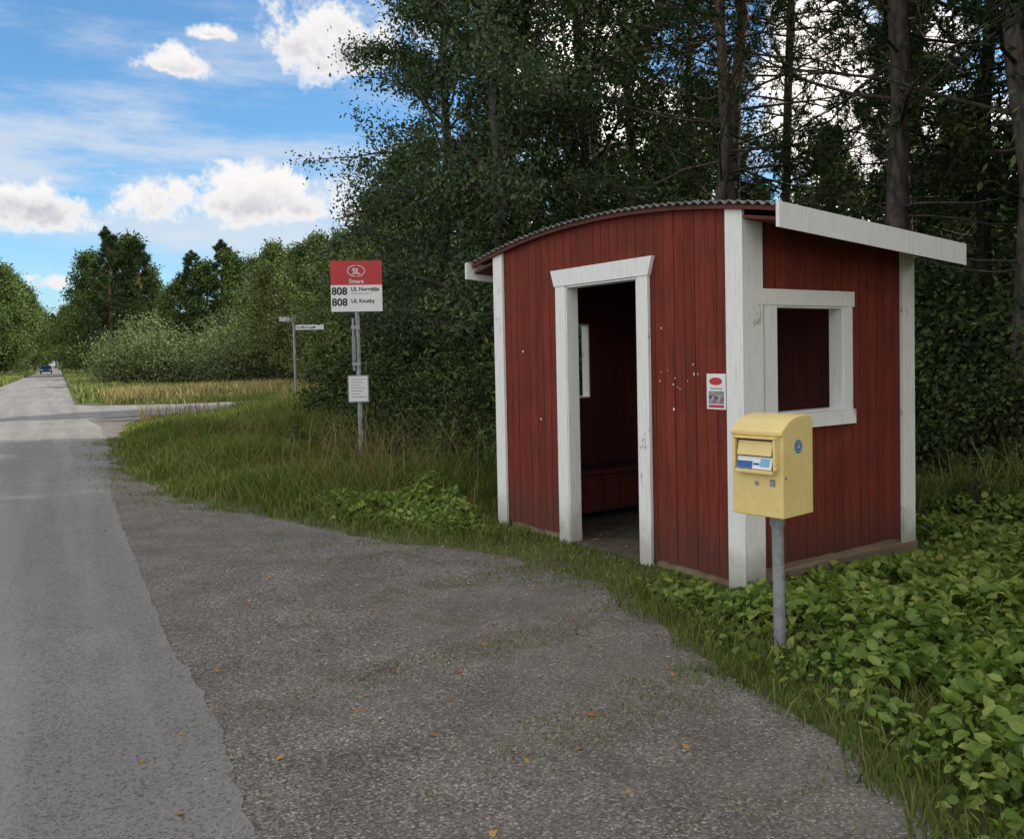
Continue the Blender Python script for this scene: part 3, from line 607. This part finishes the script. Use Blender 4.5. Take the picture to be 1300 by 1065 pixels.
def cover(mb,poly,n,rng,hmax=.34,ls=.085,edge=.45):
    pa=np.array(poly);lo,hi=pa.min(0),pa.max(0);x=rng.uniform(lo[0],hi[0],n);y=rng.uniform(lo[1],hi[1],n)
    k=inpoly(x+.12*n2(x,y,50,.15)+.05*n2(x,y,52,.05),y+.12*n2(x,y,51,.15),poly)&outside(x,y,.06);x,y=x[k],y[k]
    dmin=np.full(len(x),9.)
    for i in range(len(poly)):
        a=pa[i];b=pa[(i+1)%len(poly)];ab=b-a;t=np.clip(((x-a[0])*ab[0]+(y-a[1])*ab[1])/(ab@ab),0,1)
        dmin=np.minimum(dmin,np.hypot(x-a[0]-t*ab[0],y-a[1]-t*ab[1]))
    sd=shdist(x,y);pd=np.hypot(x-1.33,y-4.34)
    k=(rng.uniform(0,1,len(x))<np.clip(.12+dmin*2.2,0,1)*np.clip(.3+sd*1.5,0,1)*np.clip(.2+pd*2.5,0,1))&(n2(x,y,61,.16)>-.42);x,y,dmin,sd,pd=x[k],y[k],dmin[k],sd[k],pd[k]
    hh=(.03+hmax*np.clip(dmin/edge,0,1))*(1+.7*n2(x,y,60,.2))*np.clip(.12+sd*.7,0,1)*np.clip(.2+pd*1.6,0,1)
    z=np.maximum(.012,hh*(1-.8*rng.uniform(0,1,len(x))**1.4));n=len(x);P=np.c_[x,y,z]
    nn=unit(rng.normal(size=(n,3))*.6+np.array([0,-.12,1.]));t=unit(np.cross(nn,rng.normal(size=(n,3))));b=np.cross(nn,t)
    L=(ls*rng.uniform(.35,1.3,n)*(.6+.4*np.clip(dmin/edge,0,1)))[:,None];w=L*.34*rng.uniform(.8,1.15,(n,1));nz=nn*L
    cu=rng.uniform(-.3,.05,(n,1))
    c=lambda a,bb,cc:P+t*L*a+b*w*bb+nz*cc
    V=np.stack([c(0,0,0),c(.25,.85,.09),c(.65,.8,.07),P+t*L+nz*cu,c(.65,-.8,.07),c(.25,-.85,.09),c(.25,0,0),c(.65,0,-.01)],1).reshape(-1,3)
    i=np.arange(n)[:,None]*8;F=np.concatenate([i+np.array(f) for f in((0,6,1),(7,3,2),(0,5,6),(7,4,3))])
    n0=mb.n;mb.add(V,F,0)
    for f in((6,7,2,1),(6,5,4,7)): mb.F.append(i+np.array(f)+n0);mb.M.append(np.zeros(n,int))
mb=MB()
CP=[(.70,5.75),(.72,5.2),(.84,4.79),(1.02,4.2),(1.20,3.75),(1.30,3.2),(1.34,2.0),(3.2,2.0),(4.4,4),(6,5.5),(6,8.8),(3.2,8.5),(3.0,6.6)]
cover(mb,CP,70000,rng,.20,.074)
mb.obj('broadleaf_ground_cover',[M['cover']])
mb=MB();n=48000;x=rng.uniform(.6,4.6,n);y=rng.uniform(2,8.5,n);k=inpoly(x+.1+.14*n2(x,y,50,.15),y+.1*n2(x,y,51,.15),CP)&outside(x,y);P=np.c_[x[k],y[k],0*x[k]]
blades(mb,P,rng.uniform(.03,.16,len(P))*np.clip(.2+shdist(P[:,0],P[:,1]),0,1),np.full(len(P),.007),rng,.6)
mb.obj('grass_under_cover',[M['grass']])
mb=MB();cover(mb,[(-2.4,8.75),(-1.5,7.95),(-.7,7.35),(-.15,7.35),(-.2,8.6),(-.6,9.6),(-1.8,9.6)],14000,rng,.17,.075,.4)
mb.obj('broadleaf_verge_plants',[M['cover']])
n=16000;s_=rng.uniform(-.5,10,n);o_=.42+rng.uniform(0,1,n)*(ob(s_)-.38);P=W(o_,s_);r0=rng.gamma(1.5,.0017,n)+.0014
O=np.array([(1,0,0),(-1,0,0),(0,1,0),(0,-1,0),(0,0,.7),(0,0,-.7)]);P_=np.c_[P,.004+r0*.3];V=P_[:,None]+O[None]*r0[:,None,None]*rng.uniform(.6,1.3,(n,6,1))
F=np.array([(0,2,4),(2,1,4),(1,3,4),(3,0,4),(2,0,5),(1,2,5),(3,1,5),(0,3,5)]);mb=MB();mb.add(V,(np.arange(n)[:,None,None]*6+F).reshape(-1,3),0);mb.obj('gravel_stones',[M['stone']])
mb=MB();n=90;s_=rng.uniform(.5,9,n);o_=rng.uniform(.2,3,n);P=W(o_,s_);P=np.c_[P,np.full(n,.016)]
leafquads(mb,P,.035,rng,0,6,.6);mb.obj('fallen_leaves',[M['deadleaf']])
# ---------------------------------------------------------------- light
saz=math.radians(72);sel=math.radians(38)
T=Vector((math.sin(saz)*math.cos(sel),math.cos(saz)*math.cos(sel),math.sin(sel)))
L=bpy.data.lights.new('sun','SUN');L.energy=4.8;L.angle=math.radians(1.0);L.color=(1,.95,.87)
lo=link(bpy.data.objects.new('sun',L));lo.rotation_euler=T.to_track_quat('Z','Y').to_euler();lo.location=(30,10,30)
w=bpy.data.worlds.new('World');scene.world=w;w.use_nodes=True;nt=NT(w.node_tree)
bg=w.node_tree.nodes['Background'];sky=nt.new('ShaderNodeTexSky',sky_type='NISHITA',sun_disc=False,sun_elevation=sel,sun_rotation=saz)
sky.air_density=1.0;sky.dust_density=.6;sky.ozone_density=2.0
D=nt.new('ShaderNodeTexCoord').outputs['Generated'];sx=nt.new('ShaderNodeSeparateXYZ');nt.l.new(D,sx.inputs[0])
dg=180/math.pi
az=nt.math('MULTIPLY',nt.math('ARCTAN2',sx.outputs[0],sx.outputs[1]),dg);el=nt.math('MULTIPLY',nt.math('ARCSINE',sx.outputs[2]),dg)
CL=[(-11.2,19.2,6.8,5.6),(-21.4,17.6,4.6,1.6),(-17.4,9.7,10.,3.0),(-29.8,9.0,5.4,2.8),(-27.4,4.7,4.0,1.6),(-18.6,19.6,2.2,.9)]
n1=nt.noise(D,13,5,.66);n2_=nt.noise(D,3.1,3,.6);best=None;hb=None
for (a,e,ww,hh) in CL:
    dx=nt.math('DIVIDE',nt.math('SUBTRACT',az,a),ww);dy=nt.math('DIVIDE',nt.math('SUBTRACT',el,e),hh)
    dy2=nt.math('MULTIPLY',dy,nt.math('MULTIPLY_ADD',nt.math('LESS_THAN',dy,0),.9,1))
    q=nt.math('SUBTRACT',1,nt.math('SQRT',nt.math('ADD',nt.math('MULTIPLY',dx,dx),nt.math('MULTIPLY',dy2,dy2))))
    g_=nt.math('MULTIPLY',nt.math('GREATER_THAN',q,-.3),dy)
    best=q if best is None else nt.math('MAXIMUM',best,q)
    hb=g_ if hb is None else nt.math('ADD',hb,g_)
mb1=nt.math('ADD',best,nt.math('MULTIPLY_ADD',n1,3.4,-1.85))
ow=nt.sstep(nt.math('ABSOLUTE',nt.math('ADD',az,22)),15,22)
gen=nt.math('ADD',nt.math('MULTIPLY',nt.math('SUBTRACT',n2_,.44),7),nt.math('MULTIPLY',nt.math('SUBTRACT',ow,1),6))  # added clouds, mostly out of view, cover widened to raise ambient light
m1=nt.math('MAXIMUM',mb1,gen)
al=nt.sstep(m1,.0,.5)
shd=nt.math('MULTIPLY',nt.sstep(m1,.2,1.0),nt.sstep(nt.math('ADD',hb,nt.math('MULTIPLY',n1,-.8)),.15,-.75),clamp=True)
lit=nt.mix(ow,(6.5,6.35,6.25),(11.4,10.7,9.8))  # clouds beyond the open sky made extra bright as ambient fill
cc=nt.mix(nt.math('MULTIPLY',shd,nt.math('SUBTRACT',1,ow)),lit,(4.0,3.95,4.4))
skc=nt.mix(1.0,sky.outputs[0],(.70,1.06,1.25),'MULTIPLY')
# thin streaky cirrus and haze low down
mp=nt.new('ShaderNodeMapping');nt.l.new(D,mp.inputs[0]);mp.inputs['Scale'].default_value=(1,1,4.5)
st_=nt.noise(mp.outputs[0],3.6,6,.62)
band=nt.math('SUBTRACT',nt.sstep(el,4,10),nt.sstep(el,11,19))
veil=nt.math('MULTIPLY',nt.sstep(nt.math('ADD',st_,nt.math('MULTIPLY',band,.13)),.47,.72),nt.math('SUBTRACT',.75,nt.math('MULTIPLY',nt.sstep(el,12,26),.55)))
haze=nt.math('MULTIPLY',nt.math('SUBTRACT',1,nt.sstep(el,0,11)),.35)
skc=nt.mix(haze,skc,(4.6,5.1,5.9));skc=nt.mix(veil,skc,(4.9,5.2,5.7))
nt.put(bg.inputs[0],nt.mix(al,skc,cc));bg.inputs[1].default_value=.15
# ---------------------------------------------------------------- camera
c=bpy.data.cameras.new('camera');co=link(bpy.data.objects.new('camera',c));c.sensor_width=36;c.lens=36*1090/1300;c.shift_y=-45/1300;c.clip_end=4000;c.clip_start=.05
co.matrix_world=Matrix.Translation((0,0,1.55))@Matrix.Rotation(math.radians(90-1.92),4,'X')@Matrix.Rotation(math.radians(-1.2),4,'Z')
scene.camera=co
scene.view_settings.view_transform='Standard';scene.view_settings.look='None';scene.view_settings.exposure=0
